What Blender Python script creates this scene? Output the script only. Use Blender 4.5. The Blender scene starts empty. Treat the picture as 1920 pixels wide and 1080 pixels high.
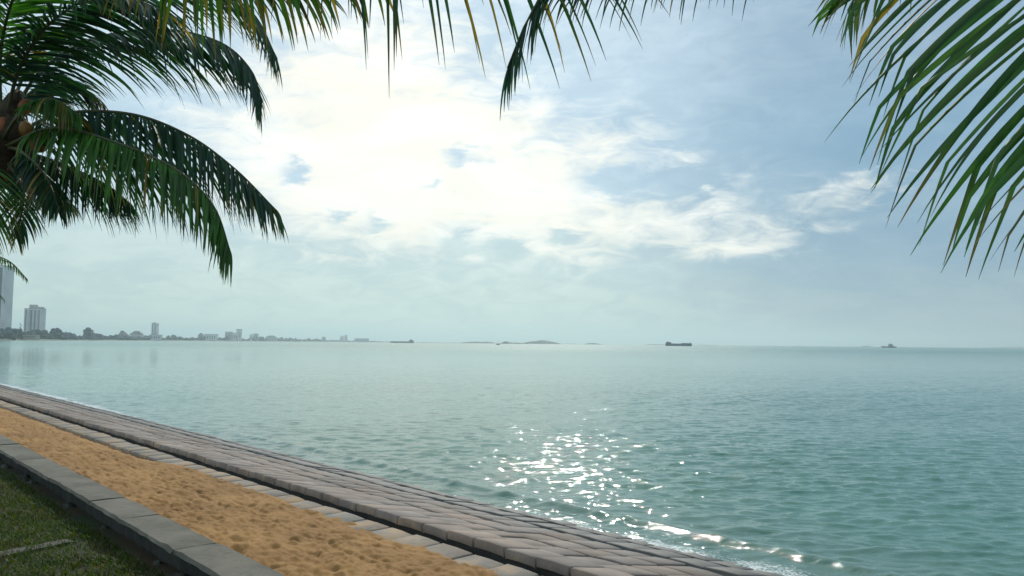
import bpy, bmesh, math, random
import numpy as np
from mathutils import Vector, Matrix

# ------------------------------------------------------------------ camera, world, sun, exposure
C = bpy.context.scene
COL = C.collection
H = 2.30                                   # camera height over the water
F = 1500.0                                 # focal length in 1920-wide pixels
TH = math.radians(41.455)                  # angle of the shore line to the left of the view
U = np.array([-math.sin(TH), math.cos(TH), 0.0])      # along the shore
N = np.array([math.cos(TH), math.sin(TH), 0.0])       # towards the sea
cam_d = bpy.data.cameras.new('camera')
cam = bpy.data.objects.new('camera', cam_d)
COL.objects.link(cam)
C.camera = cam
cam_d.lens = 36.0 * F / 1920.0
cam_d.sensor_width = 36.0
cam_d.clip_start = 0.05
cam_d.clip_end = 60000.0
CAMR = Matrix.Rotation(math.radians(90 + 3.94), 3, 'X') @ Matrix.Rotation(0.0092, 3, 'Z')
cam.matrix_world = Matrix.Translation((0, 0, H)) @ CAMR.to_4x4()

SUN_AZ, SUN_EL = math.radians(4.0), math.radians(37.8)
SUN_DIR = Vector((math.sin(SUN_AZ) * math.cos(SUN_EL), math.cos(SUN_AZ) * math.cos(SUN_EL), math.sin(SUN_EL)))
sun_d = bpy.data.lights.new('sun', 'SUN')
sun_d.energy = 2.4
sun_d.angle = math.radians(0.53)
sun_d.color = (1.0, 0.95, 0.86)
sun = bpy.data.objects.new('sun', sun_d)
COL.objects.link(sun)
sun.rotation_euler = SUN_DIR.to_track_quat('Z', 'Y').to_euler()
sun.location = (0, 0, 60)

C.view_settings.view_transform = 'Standard'
C.view_settings.look = 'None'
C.view_settings.gamma = 1.0
C.view_settings.exposure = 0.0
C.view_settings.use_curve_mapping = False
C.render.engine = 'CYCLES'
C.cycles.use_denoising = True
C.cycles.max_bounces = 6
C.cycles.transparent_max_bounces = 16
C.cycles.volume_bounces = 0
C.cycles.sample_clamp_indirect = 4.0


def at(px, py, depth):
    """world point seen at pixel (px, py) of the 1920x1080 frame, depth metres ahead"""
    v = CAMR @ Vector(((px - 960) / F, (540 - py) / F, -1.0))
    return Vector((0, 0, H)) + v * (depth / v.y)


def on_plane(px, py, z):
    v = CAMR @ Vector(((px - 960) / F, (540 - py) / F, -1.0))
    return Vector((0, 0, H)) + v * ((z - H) / v.z)


def azel(px, py):
    v = (CAMR @ Vector(((px - 960) / F, (540 - py) / F, -1.0))).normalized()
    return math.degrees(math.atan2(v.x, v.y)), math.degrees(math.asin(v.z))


def P(t, d, z):
    return (U[0] * t + N[0] * d, U[1] * t + N[1] * d, z)


def lin(r, g, b, k=1.0):
    def f(c):
        c /= 255.0
        return c / 12.92 if c <= 0.04045 else ((c + 0.055) / 1.055) ** 2.4
    return (f(r) * k, f(g) * k, f(b) * k, 1.0)


# ------------------------------------------------------------------ node helper: arithmetic on sockets
class S:
    def __init__(self, nt, sock):
        self.nt, self.s = nt, sock

    def op(self, o, *args):
        n = self.nt.nodes.new('ShaderNodeMath')
        n.operation = o
        for i, a in enumerate((self,) + args):
            if isinstance(a, S):
                self.nt.links.new(a.s, n.inputs[i])
            else:
                n.inputs[i].default_value = a
        return S(self.nt, n.outputs[0])

    def __add__(self, b): return self.op('ADD', b)
    def __radd__(self, b): return self.op('ADD', b)
    def __sub__(self, b): return self.op('SUBTRACT', b)
    def __mul__(self, b): return self.op('MULTIPLY', b)
    def __rmul__(self, b): return self.op('MULTIPLY', b)
    def __truediv__(self, b): return self.op('DIVIDE', b)
    def neg(self): return self.op('MULTIPLY', -1.0)

    def ramp(self, a, b, lo=0.0, hi=1.0, smooth=True):
        n = self.nt.nodes.new('ShaderNodeMapRange')
        n.interpolation_type = 'SMOOTHSTEP' if smooth else 'LINEAR'
        n.clamp = True
        self.nt.links.new(self.s, n.inputs[0])
        for i, v in enumerate((a, b, lo, hi)):
            n.inputs[i + 1].default_value = v
        return S(self.nt, n.outputs[0])


def setin(nt, inp, v):
    if isinstance(v, S):
        nt.links.new(v.s, inp)
    elif hasattr(v, 'is_output'):
        nt.links.new(v, inp)
    else:
        inp.default_value = v


def mixc(nt, fac, a, b, blend='MIX'):
    n = nt.nodes.new('ShaderNodeMix')
    n.data_type = 'RGBA'
    n.blend_type = blend
    setin(nt, n.inputs[0], fac)
    setin(nt, n.inputs[6], a)
    setin(nt, n.inputs[7], b)
    return n.outputs[2]


def noise(nt, vec, scale, detail=4.0, rough=0.55, dist=0.0):
    n = nt.nodes.new('ShaderNodeTexNoise')
    if vec is not None:
        nt.links.new(vec, n.inputs['Vector'])
    n.inputs['Scale'].default_value = scale
    n.inputs['Detail'].default_value = detail
    n.inputs['Roughness'].default_value = rough
    n.inputs['Distortion'].default_value = dist
    return S(nt, n.outputs[0])


def combine(nt, x, y, z):
    n = nt.nodes.new('ShaderNodeCombineXYZ')
    for i, v in enumerate((x, y, z)):
        setin(nt, n.inputs[i], v)
    return n.outputs[0]


def separate(nt, v):
    n = nt.nodes.new('ShaderNodeSeparateXYZ')
    nt.links.new(v, n.inputs[0])
    return [S(nt, o) for o in n.outputs]


# ------------------------------------------------------------------ world: Nishita sky under a veil of cloud
W = bpy.data.worlds.new('World')
C.world = W
W.use_nodes = True
nt = W.node_tree
nt.nodes.clear()
tc = nt.nodes.new('ShaderNodeTexCoord')
dx, dy, dz = separate(nt, tc.outputs['Generated'])
R2D = 180.0 / math.pi
az = dx.op('ARCTAN2', dy) * R2D
el = dz.op('ARCSINE') * R2D
# noise in cloud space: long flat banks low down
cv = combine(nt, az * 0.045, el * 0.12, 0.0)
n_big = noise(nt, cv, 2.2, 6.0, 0.58, 0.5)
n_fine = noise(nt, cv, 7.0, 7.0, 0.6, 0.8)
n_warp = noise(nt, cv, 3.0, 3.0, 0.5)
n_warp2 = noise(nt, combine(nt, az * 0.045 + 7.3, el * 0.12, 2.0), 3.0, 3.0, 0.5)
azw = az + (n_warp - 0.5) * 9.0
elw = el + (n_warp2 - 0.5) * 4.5


n_w3 = noise(nt, combine(nt, az * 0.09 + 3.0, el * 0.2, 5.0), 6.0, 4.0, 0.6)
azs, els = az + (n_fine - 0.5) * 3.2, el + (n_w3 - 0.5) * 3.2


def gauss(px, py, rx, ry, amp, rot=0.0, warp=True):
    a0, e0 = azel(px, py)
    rx, ry = rx / 26.2, ry / 26.2
    x = (azw if warp else azs) - a0
    y = (elw if warp else els) - e0
    if rot:
        c, s = math.cos(math.radians(rot)), math.sin(math.radians(rot))
        x, y = x * c + y * s, y * c - x * s
    x, y = x / rx, y / ry
    q = x * x + y * y
    return (q * -1.0).op('EXPONENT') * amp


def gradient(stops, e):
    c = stops[0][1]
    for (e0, c0), (e1, c1) in zip(stops, stops[1:]):
        c = mixc(nt, e.ramp(e0, e1), c, c1)
    return c


left = gradient([(-1, lin(204, 226, 217)), (2, lin(207, 229, 220)), (6, lin(208, 229, 227)),
                 (12, lin(206, 230, 244)), (24, lin(212, 234, 248))], el)
right = gradient([(-1, lin(146, 168, 178)), (2.5, lin(152, 176, 188)), (6, lin(134, 168, 190)),
                  (14, lin(130, 169, 196)), (21, lin(144, 174, 199)), (32, lin(160, 181, 202))], elw)
fr = (azw + (n_big - 0.5) * 14.0).ramp(0.0, 24.0)
base = mixc(nt, fr, left, right)
# soft darker cloud bellies
belly = (n_big * 0.65 + n_fine * 0.35).ramp(0.36, 0.66)
base = mixc(nt, belly * 0.10, base, lin(226, 238, 244))
base = mixc(nt, (n_big * 0.4 + n_fine * 0.6).ramp(0.60, 0.38) * 0.22, base, lin(112, 150, 186))
# bright cream cloud
B = gauss(700, 175, 290, 225, 1.4)
for g in ((900, 390, 400, 95, 0.85), (760, 300, 420, 130, 0.8), (1240, 430, 230, 50, 0.70, -6), (1600, 362, 125, 38, 0.95, 12),
          (1130, 285, 130, 55, 0.50, 25), (1420, 455, 110, 22, 0.45), (1010, 200, 60, 22, 0.35), (1360, 355, 60, 26, 0.65, 30), (1290, 300, 90, 30, 0.35, 25),
          (640, 482, 70, 14, 0.42), (1050, 470, 200, 26, 0.4),
          (860, 297, 42, 24, -1.29), (815, 345, 45, 12, -1.20), (860, 458, 26, 22, -1.29), (942, 463, 30, 18, -1.29),
          (1052, 447, 25, 13, -1.03), (1150, 345, 75, 30, -1.12), (550, 325, 22, 22, -1.37), (702, 412, 20, 16, -1.03),
          (640, 398, 32, 10, -0.94), (690, 260, 40, 14, -0.60), (460, 190, 30, 22, -0.69), (1300, 340, 60, 18, -0.69)):
    small = g[2] < 80
    B = B + gauss(*g, warp=not small)
B = B + (n_fine - 0.5) * 1.9 + (n_big - 0.5) * 0.5
bm_ = B.ramp(0.32, 1.62)
# the veiled sun above the frame and the bright cloud round it
sa, se = math.degrees(SUN_AZ), math.degrees(SUN_EL)
xs, ys = (az - (sa - 8.0)) / 22.0, (el - (se + 6)) / 8.5
glow = ((xs * xs + ys * ys) * -1.0).op('EXPONENT')
cream = mixc(nt, n_big.ramp(0.35, 0.65), lin(255, 253, 240, 1.02), lin(255, 255, 248, 1.08))
cl = mixc(nt, bm_, base, cream)
cl = mixc(nt, glow * 0.9, cl, (2.1, 2.05, 1.9, 1.0))
scale10 = mixc(nt, 1.0, cl, (10.0, 10.0, 10.0, 1.0), 'MULTIPLY')
sky = nt.nodes.new('ShaderNodeTexSky')
sky.sky_type = 'NISHITA'
sky.sun_disc = False
sky.sun_elevation = SUN_EL
sky.sun_rotation = SUN_AZ
final = mixc(nt, 0.96, sky.outputs[0], scale10)
bg = nt.nodes.new('ShaderNodeBackground')
bg.inputs[1].default_value = 0.1
nt.links.new(final, bg.inputs[0])
wo = nt.nodes.new('ShaderNodeOutputWorld')
nt.links.new(bg.outputs[0], wo.inputs[0])
W.cycles.sampling_method = 'MANUAL'
W.cycles.sample_map_resolution = 1024


# ------------------------------------------------------------------ object helpers
def tag(o, label=None, cat=None, group=None, kind=None):
    if label: o['label'] = label
    if cat: o['category'] = cat
    if group: o['group'] = group
    if kind: o['kind'] = kind
    return o


def empty(name, loc, label, cat, group=None):
    o = bpy.data.objects.new(name, None)
    COL.objects.link(o)
    o.location = loc
    o.empty_display_size = 0.2
    return tag(o, label, cat, group)


def link(name, me, mat, parent=None):
    """mesh built in world coordinates; parented parts keep their place"""
    o = bpy.data.objects.new(name, me)
    COL.objects.link(o)
    if mat: me.materials.append(mat)
    if parent:
        o.parent = parent
        q = parent
        off = Vector((0, 0, 0))
        while q:
            off += Vector(q.location)
            q = q.parent
        o.location = -off if parent.type == 'EMPTY' else (0, 0, 0)
        if parent.type != 'EMPTY':
            o.location = (0, 0, 0)
    return o


def recenter(o):
    """put the origin of a top-level mesh at its own base"""
    me = o.data
    n = len(me.vertices)
    co = np.empty(n * 3)
    me.vertices.foreach_get('co', co)
    co = co.reshape(-1, 3)
    c = (co.max(0) + co.min(0)) / 2
    c[2] = co[:, 2].min()
    me.vertices.foreach_set('co', (co - c).ravel())
    o.location = c
    me.update()
    return o


def pymesh(name, V, Fc, smooth=False):
    me = bpy.data.meshes.new(name)
    me.from_pydata([tuple(v) for v in V], [], [tuple(f) for f in Fc])
    me.update()
    if smooth:
        me.polygons.foreach_set('use_smooth', np.ones(len(me.polygons), bool))
    return me


def gridmesh(name, X, smooth=True):
    """X: (a, b, 3) array of points"""
    a, b = X.shape[:2]
    idx = np.arange(a * b).reshape(a, b)
    q = np.stack([idx[:-1, :-1], idx[1:, :-1], idx[1:, 1:], idx[:-1, 1:]], -1).reshape(-1, 4)
    me = bpy.data.meshes.new(name)
    me.vertices.add(a * b)
    me.vertices.foreach_set('co', X.astype(np.float32).ravel())
    me.loops.add(q.size)
    me.loops.foreach_set('vertex_index', q.astype(np.int32).ravel())
    me.polygons.add(len(q))
    me.polygons.foreach_set('loop_start', np.arange(0, q.size, 4, dtype=np.int32))
    me.polygons.foreach_set('loop_total', np.full(len(q), 4, dtype=np.int32))
    me.update(calc_edges=True)
    me.polygons.foreach_set('use_smooth', np.full(len(q), smooth))
    me.validate()
    return me


def vcol(me, cols, name='tint'):
    a = me.color_attributes.new(name, 'FLOAT_COLOR', 'POINT')
    c = np.ones((len(cols), 4), np.float32)
    c[:, :3] = np.asarray(cols)[:, :3]
    a.data.foreach_set('color', c.ravel())


# gradient noise in numpy
_rng = np.random.RandomState(11)
_perm = np.tile(_rng.permutation(512), 3)
_grad = _rng.rand(512) * 2 * math.pi


def perlin(x, y):
    xi, yi = np.floor(x).astype(int), np.floor(y).astype(int)
    xf, yf = x - xi, y - yi
    xi, yi = xi % 512, yi % 512
    u, v = xf ** 3 * (xf * (xf * 6 - 15) + 10), yf ** 3 * (yf * (yf * 6 - 15) + 10)

    def g(ix, iy, fx, fy):
        a = _grad[_perm[_perm[ix % 512] + iy % 512] % 512]
        return np.cos(a) * fx + np.sin(a) * fy
    a = g(xi, yi, xf, yf); b = g(xi + 1, yi, xf - 1, yf)
    c = g(xi, yi + 1, xf, yf - 1); d = g(xi + 1, yi + 1, xf - 1, yf - 1)
    return (a + u * (b - a)) * (1 - v) + (c + u * (d - c)) * v


def fbm(x, y, o=4, r=0.5):
    s, a, f = 0, 1.0, 1.0
    for _ in range(o):
        s = s + a * perlin(x * f + 17.3 * _, y * f + 5.1 * _)
        a *= r
        f *= 2.03
    return s


# ------------------------------------------------------------------ materials
def material(name):
    m = bpy.data.materials.new(name)
    m.use_nodes = True
    t = m.node_tree
    t.nodes.clear()
    o = t.nodes.new('ShaderNodeOutputMaterial')
    b = t.nodes.new('ShaderNodeBsdfPrincipled')
    t.links.new(b.outputs[0], o.inputs[0])
    return m, t, b, o


def geo_pos(t):
    return t.nodes.new('ShaderNodeNewGeometry').outputs['Position']


def attr(t, name='tint'):
    n = t.nodes.new('ShaderNodeVertexColor')
    n.layer_name = name
    return n.outputs[0]


def bump(t, h, strength, dist):
    n = t.nodes.new('ShaderNodeBump')
    setin(t, n.inputs['Strength'], strength)
    n.inputs['Distance'].default_value = dist
    setin(t, n.inputs['Height'], h)
    return n.outputs[0]


def m_plain(name, col, rough=0.7, var=0.25, scale=3.0, bump_=0.0, object_space=True):
    m, t, b, o = material(name)
    v = t.nodes.new('ShaderNodeTexCoord').outputs['Object'] if object_space else geo_pos(t)
    nz = noise(t, v, scale, 6.0, 0.6)
    dark = tuple(c * (1 - var) for c in col[:3]) + (1,)
    lite = tuple(min(1, c * (1 + var)) for c in col[:3]) + (1,)
    setin(t, b.inputs['Base Color'], mixc(t, nz.ramp(0.3, 0.7), dark, lite))
    b.inputs['Roughness'].default_value = rough
    if bump_:
        setin(t, b.inputs['Normal'], bump(t, noise(t, v, scale * 6, 5.0), bump_, 0.02))
    return m


def shore_td(t):
    x, y, z = separate(t, geo_pos(t))
    return x * float(U[0]) + y * float(U[1]), x * float(N[0]) + y * float(N[1]), z


def m_water():
    m, t, b, o = material('sea_water')
    pos = geo_pos(t)
    T, D, Z = shore_td(t)
    x, y, z = separate(t, pos)
    v = combine(t, x * 0.42, y, 0.0)
    r = (x * x + y * y).op('SQRT')
    n1 = noise(t, v, 1.1, 3.0, 0.55)
    n2 = noise(t, v, 5.0, 4.0, 0.6)
    n3 = noise(t, v, 0.16, 3.0, 0.5)
    n4 = noise(t, combine(t, x * 0.7, y, 0.0), 14.0, 3.0, 0.65)
    h = n1 * 0.05 + n2 * 0.040 + n4 * 0.0125 + n3 * 0.15
    setin(t, b.inputs['Normal'], bump(t, h, r.ramp(50.0, 900.0, 0.6, 0.55), 1.0))
    deep = mixc(t, noise(t, pos, 0.05, 3.0).ramp(0.35, 0.65), (0.062, 0.176, 0.134, 1), (0.084, 0.205, 0.158, 1))
    # silt stirred up along the shore
    silt = D.ramp(11.0, 7.0) * 0.35
    deep = mixc(t, silt, deep, (0.16, 0.20, 0.17, 1))
    # froth of the swash
    fn = noise(t, combine(t, T * 0.55, D, 0.0), 6.0, 6.0, 0.7)
    fc = noise(t, pos, 34.0, 3.0, 0.65)
    edge = D + (noise(t, combine(t, T, 0.0, 0.0), 0.55, 3.0) - 0.5) * 1.3
    band = edge.ramp(7.9, 7.5) * 0.18 + edge.ramp(8.9, 7.7) * 0.10
    patch = T.ramp(9.5, 5.5) * edge.ramp(9.9, 8.1) * 0.15
    far = T.ramp(18.0, 34.0) * edge.ramp(9.2, 7.5) * 0.26
    foam = (fn * 0.42 + fc * 0.58 + band + patch + far).ramp(0.82, 1.0)
    setin(t, b.inputs['Base Color'], mixc(t, foam * 0.85, deep, (0.62, 0.66, 0.66, 1)))
    setin(t, b.inputs['Roughness'], foam * 0.5 + r.ramp(20.0, 400.0, 0.035, 0.21))
    b.inputs['IOR'].default_value = 1.33
    return m


def m_sand():
    m, t, b, o = material('orange_sand')
    pos = geo_pos(t)
    n1 = noise(t, pos, 1.3, 5.0, 0.6)
    n2 = noise(t, pos, 9.0, 5.0, 0.65)
    n3 = noise(t, pos, 160.0, 3.0, 0.7)
    c = mixc(t, n1.ramp(0.3, 0.7), (0.255, 0.130, 0.038, 1), (0.38, 0.205, 0.064, 1))
    c = mixc(t, n2.ramp(0.45, 0.75) * 0.5, c, (0.34, 0.17, 0.06, 1))
    c = mixc(t, n3.ramp(0.58, 0.75) * 0.45, c, (0.70, 0.50, 0.26, 1))
    c = mixc(t, n3.ramp(0.40, 0.25) * 0.5, c, (0.18, 0.10, 0.05, 1))
    setin(t, b.inputs['Base Color'], c)
    b.inputs['Roughness'].default_value = 0.95
    setin(t, b.inputs['Normal'], bump(t, n2 * 0.6 + n3 * 0.25, 0.6, 0.02))
    return m


def m_block():
    m, t, b, o = material('weathered_paving_block')
    pos = geo_pos(t)
    T, D, Z = shore_td(t)
    n1 = noise(t, pos, 2.2, 6.0, 0.65)
    n2 = noise(t, pos, 30.0, 5.0, 0.7)
    c = mixc(t, 1.0, attr(t), mixc(t, n1.ramp(0.3, 0.72), (0.68, 0.68, 0.68, 1), (1.12, 1.12, 1.12, 1)), 'MULTIPLY')
    c = mixc(t, n2.ramp(0.56, 0.74) * 0.6, c, (0.10, 0.085, 0.075, 1))
    # blown sand lying in the joints of the upper rows
    sandy = (D.ramp(5.35, 4.55) * 0.32 + n1 * 0.7).ramp(0.62, 0.80)
    c = mixc(t, sandy * 0.75, c, (0.42, 0.26, 0.12, 1))
    # wet and algae-dark below the swash line
    wet = (D + (n1 - 0.5) * 1.0).ramp(6.25, 6.85)
    c = mixc(t, wet * 0.78, c, (0.045, 0.058, 0.056, 1))
    setin(t, b.inputs['Base Color'], c)
    setin(t, b.inputs['Roughness'], wet * -0.2 + 0.85)
    setin(t, b.inputs['Normal'], bump(t, n2 * 0.5 + n1 * 0.4, 0.5, 0.015))
    return m


def m_concrete(name, col, moss=0.3):
    m, t, b, o = material(name)
    pos = geo_pos(t)
    n1 = noise(t, pos, 1.7, 6.0, 0.65)
    n2 = noise(t, pos, 24.0, 6.0, 0.7)
    n3 = noise(t, pos, 4.0, 5.0, 0.7)
    c = mixc(t, n1.ramp(0.3, 0.7), tuple(x * 0.66 for x in col) + (1,), tuple(x * 1.25 for x in col) + (1,))
    c = mixc(t, n2.ramp(0.5, 0.75) * 0.55, c, tuple(x * 0.42 for x in col) + (1,))
    c = mixc(t, n3.ramp(0.54, 0.7) * moss, c, (0.07, 0.085, 0.035, 1))
    setin(t, b.inputs['Base Color'], c)
    b.inputs['Roughness'].default_value = 0.9
    setin(t, b.inputs['Normal'], bump(t, n2 * 0.7 + n3 * 0.5, 0.55, 0.02))
    return m


def m_turf():
    m, t, b, o = material('turf_soil')
    pos = geo_pos(t)
    n1 = noise(t, pos, 0.9, 5.0, 0.6)
    n2 = noise(t, pos, 14.0, 5.0, 0.65)
    c = mixc(t, n1.ramp(0.38, 0.62), (0.014, 0.036, 0.005, 1), (0.046, 0.028, 0.009, 1))
    c = mixc(t, n2.ramp(0.4, 0.7) * 0.5, c, (0.05, 0.035, 0.015, 1))
    setin(t, b.inputs['Base Color'], c)
    b.inputs['Roughness'].default_value = 0.95
    setin(t, b.inputs['Normal'], bump(t, n2, 0.8, 0.03))
    return m


def m_leaf(name, trans=0.45, rough=0.55):
    m, t, b, o = material(name)
    a = attr(t)
    n1 = noise(t, t.nodes.new('ShaderNodeTexCoord').outputs['Object'], 3.0, 4.0)
    c = mixc(t, 1.0, a, mixc(t, n1.ramp(0.3, 0.7), (0.7, 0.75, 0.7, 1), (1.2, 1.15, 1.1, 1)), 'MULTIPLY')
    setin(t, b.inputs['Base Color'], c)
    b.inputs['Roughness'].default_value = rough
    tr = t.nodes.new('ShaderNodeBsdfTranslucent')
    setin(t, tr.inputs[0], mixc(t, 1.0, c, (1.5, 1.7, 0.7, 1), 'MULTIPLY'))
    mx = t.nodes.new('ShaderNodeMixShader')
    mx.inputs[0].default_value = trans
    t.links.new(b.outputs[0], mx.inputs[1])
    t.links.new(tr.outputs[0], mx.inputs[2])
    t.links.new(mx.outputs[0], o.inputs[0])
    return m


def m_trunk():
    m, t, b, o = material('palm_trunk_bark')
    v = t.nodes.new('ShaderNodeTexCoord').outputs['Object']
    x, y, z = separate(t, v)
    w = t.nodes.new('ShaderNodeTexWave')
    w.wave_type = 'BANDS'
    w.bands_direction = 'Z'
    w.inputs['Scale'].default_value = 3.2
    w.inputs['Distortion'].default_value = 2.0
    w.inputs['Detail'].default_value = 3.0
    t.links.new(v, w.inputs[0])
    ws = S(t, w.outputs[1])
    n1 = noise(t, v, 6.0, 6.0, 0.65)
    c = mixc(t, (ws * 0.5 + n1 * 0.5).ramp(0.3, 0.7), (0.075, 0.062, 0.050, 1), (0.22, 0.19, 0.155, 1))
    setin(t, b.inputs['Base Color'], c)
    b.inputs['Roughness'].default_value = 0.9
    setin(t, b.inputs['Normal'], bump(t, ws * 0.6 + n1 * 0.5, 0.7, 0.03))
    return m


M = dict(
    water=m_water(), sand=m_sand(), block=m_block(), turf=m_turf(),
    bed=m_plain('dark_bedding', (0.03, 0.026, 0.022), 0.95, 0.3, 4.0, 0.4, False),
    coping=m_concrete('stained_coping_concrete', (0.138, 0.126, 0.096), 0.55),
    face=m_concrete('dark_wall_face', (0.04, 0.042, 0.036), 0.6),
    foot=m_concrete('grey_green_footing', (0.05, 0.056, 0.044), 0.6),
    kerb=m_concrete('grey_kerb', (0.13, 0.115, 0.10), 0.3),
    leaf=m_leaf('palm_leaf', 0.32), grass=m_leaf('grass_blade', 0.4, 0.6),
    trunk=m_trunk(),
    rachis=m_plain('leaf_stalk', (0.060, 0.070, 0.020), 0.5, 0.3, 5.0),
    fibre=m_plain('sheath_fibre', (0.055, 0.036, 0.02), 0.95, 0.4, 12.0, 0.6),
    nut=m_plain('orange_husk', (0.30, 0.080, 0.010), 0.55, 0.45, 7.0, 0.1),
    nutg=m_plain('yellow_green_husk', (0.24, 0.12, 0.015), 0.55, 0.35, 7.0, 0.1),
)


# ------------------------------------------------------------------ the sea
def sea():
    na, nr = 1000, 1000
    ang = np.radians(np.linspace(-62, 62, na))
    rad = np.concatenate([np.geomspace(3.0, 140.0, nr), np.geomspace(143.0, 13000.0, 120)])
    A, R = np.meshgrid(ang, rad, indexing='ij')
    x, y = np.sin(A) * R, np.cos(A) * R
    D = x * N[0] + y * N[1]
    T = x * U[0] + y * U[1]
    z = np.zeros_like(x)
    rng = np.random.RandomState(5)
    for k in range(60):
        lam = 0.16 * (0.85 / 0.16) ** (rng.rand() ** 1.1)
        th = math.radians(-100 + rng.normal() * 30)
        kx, ky = math.cos(th) * 2 * math.pi / lam, math.sin(th) * 2 * math.pi / lam
        amp = 0.0037 * lam ** 0.72 * (0.5 + rng.rand())
        # fade out the short waves where the grid and the pixels no longer hold them
        fade = np.clip(1.25 - R / (90.0 * lam + 22.0), 0, 1)
        ph = kx * x + ky * y + rng.rand() * 6.28 + 1.2 * perlin(x * 0.16 + k, y * 0.16)
        z += amp * fade * np.sin(ph)
    # patches of rougher and calmer water
    z *= 0.85 + 0.7 * perlin(x * 0.05 + 3, y * 0.09)
    # small swells steepening towards the paving
    for c0, a0, w0 in ((8.15, 0.055, 0.17), (9.3, 0.010, 0.22), (10.7, 0.014, 0.26), (12.4, 0.010, 0.3)):
        c = c0 + 0.42 * perlin(T * 0.12 + c0, T * 0 + c0) + 0.03 * perlin(T * 0.7, T * 0 + c0)
        s = (D - c) / w0
        prof = np.where(s < 0, np.exp(-(s * 1.7) ** 2), np.exp(-(s * 0.8) ** 2))
        z += a0 * prof * (0.9 + 0.45 * perlin(T * 0.2 + 9, T * 0 + c0 * 2)) * np.clip((26 - T) / 14, 0.12, 1)
    z += 0.012 * perlin(x * 1.8, y * 1.8) * np.clip((9.5 - D) / 2, 0, 1) * (R < 60)
    z *= np.clip((D - 6.2) / 1.2, 0.15, 1)
    X = np.stack([x, y, z], -1)
    o = link('water', gridmesh('water', X), M['water'])
    tag(o, 'calm pale green sea with fine ripples and sun glints', 'sea', kind='structure')


sea()
# the sea bed under it, so that nothing is hollow
sb = pymesh('sea_bed', [(-9000, -200, -3), (9000, -200, -3), (9000, 12900, -3), (-9000, 12900, -3)], [(0, 1, 2, 3)])
tag(link('sea_bed', sb, M['bed']), 'dark sea bed under the shallow water', 'sea bed', kind='structure')

# ------------------------------------------------------------------ ground: turf and sand
Z_TURF, Z_TOP = H - 1.90, H - 1.65


def sheet(name, ts, ds, zf, mat, label, cat):
    T, D = np.meshgrid(ts, ds, indexing='ij')
    z = zf(T, D)
    X = np.stack([U[0] * T + N[0] * D, U[1] * T + N[1] * D, z], -1)
    return tag(link(name, gridmesh(name, X), mat), label, cat, kind='structure')


def z_turf(T, D):
    return Z_TURF + 0.02 * fbm(T * 0.8, D * 0.8, 4) - 0.02 * np.clip(-D, 0, 5) * 0.3


sheet('ground', np.concatenate([np.linspace(-30, 2, 20), np.linspace(2.2, 20, 240), np.linspace(21, 140, 40)]),
      np.concatenate([np.linspace(-60, -4, 20), np.linspace(-3.9, 2.44, 115)]), z_turf, M['turf'],
      'dark turf ground with bare brown soil behind the wall', 'ground')


def z_sand(T, D):
    a = np.clip((D - 2.60) / 1.85, 0, 1)
    z = (H - 1.695) * (1 - a) + (H - 1.915) * a
    # scuffed by feet: overlapping dents with pushed-up rims
    n1 = perlin(T * 3.6, D * 4.6)
    n2 = perlin(T * 5.2 + D * 2.5 + 9, D * 8.8 - T * 1.2 + 4)
    n3 = perlin(T * 15.0, D * 17.0)
    foot = -np.abs(n1) * 0.065 + 0.016 - np.clip(n2 - 0.05, 0, 1) * 0.07 + np.clip(-n2 - 0.15, 0, 1) * 0.03 + n3 * 0.018 + perlin(T * 29, D * 33) * 0.007
    z = z + 1.2 * foot * np.clip(1.15 - a * 0.45, 0.3, 1) + 0.02 * fbm(T * 0.5, D * 0.9, 3)
    # long rake or cart track near the sea side
    for c in (3.62, 3.71):
        z -= 0.016 * np.exp(-((D - c - 0.06 * np.sin(T * 0.5)) / 0.022) ** 2)
    # drift up over the lowest blocks, ragged edge; scoured hollow further along
    e = 4.42 + 0.20 * perlin(T * 1.1 + 2, T * 0) + 0.10 * perlin(T * 3.7, T * 0 + 3)
    z -= np.clip((D - e) / 0.06, 0, 1) * 0.07
    z -= np.clip((T - 12.6) / 1.2, 0, 1) * np.clip((D - 3.95) / 0.3, 0, 1) * 0.075
    return z


sheet('sand', np.concatenate([np.geomspace(2.0, 40, 980), np.linspace(41, 140, 60)]), np.linspace(2.56, 4.86, 150), z_sand, M['sand'],
      'strip of footprinted orange sand between the low wall and the paving', 'sand')


# ------------------------------------------------------------------ sloping block paving (revetment)
def rev_z(d):
    return H - 1.85 - (d - 4.745) * 0.166


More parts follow.
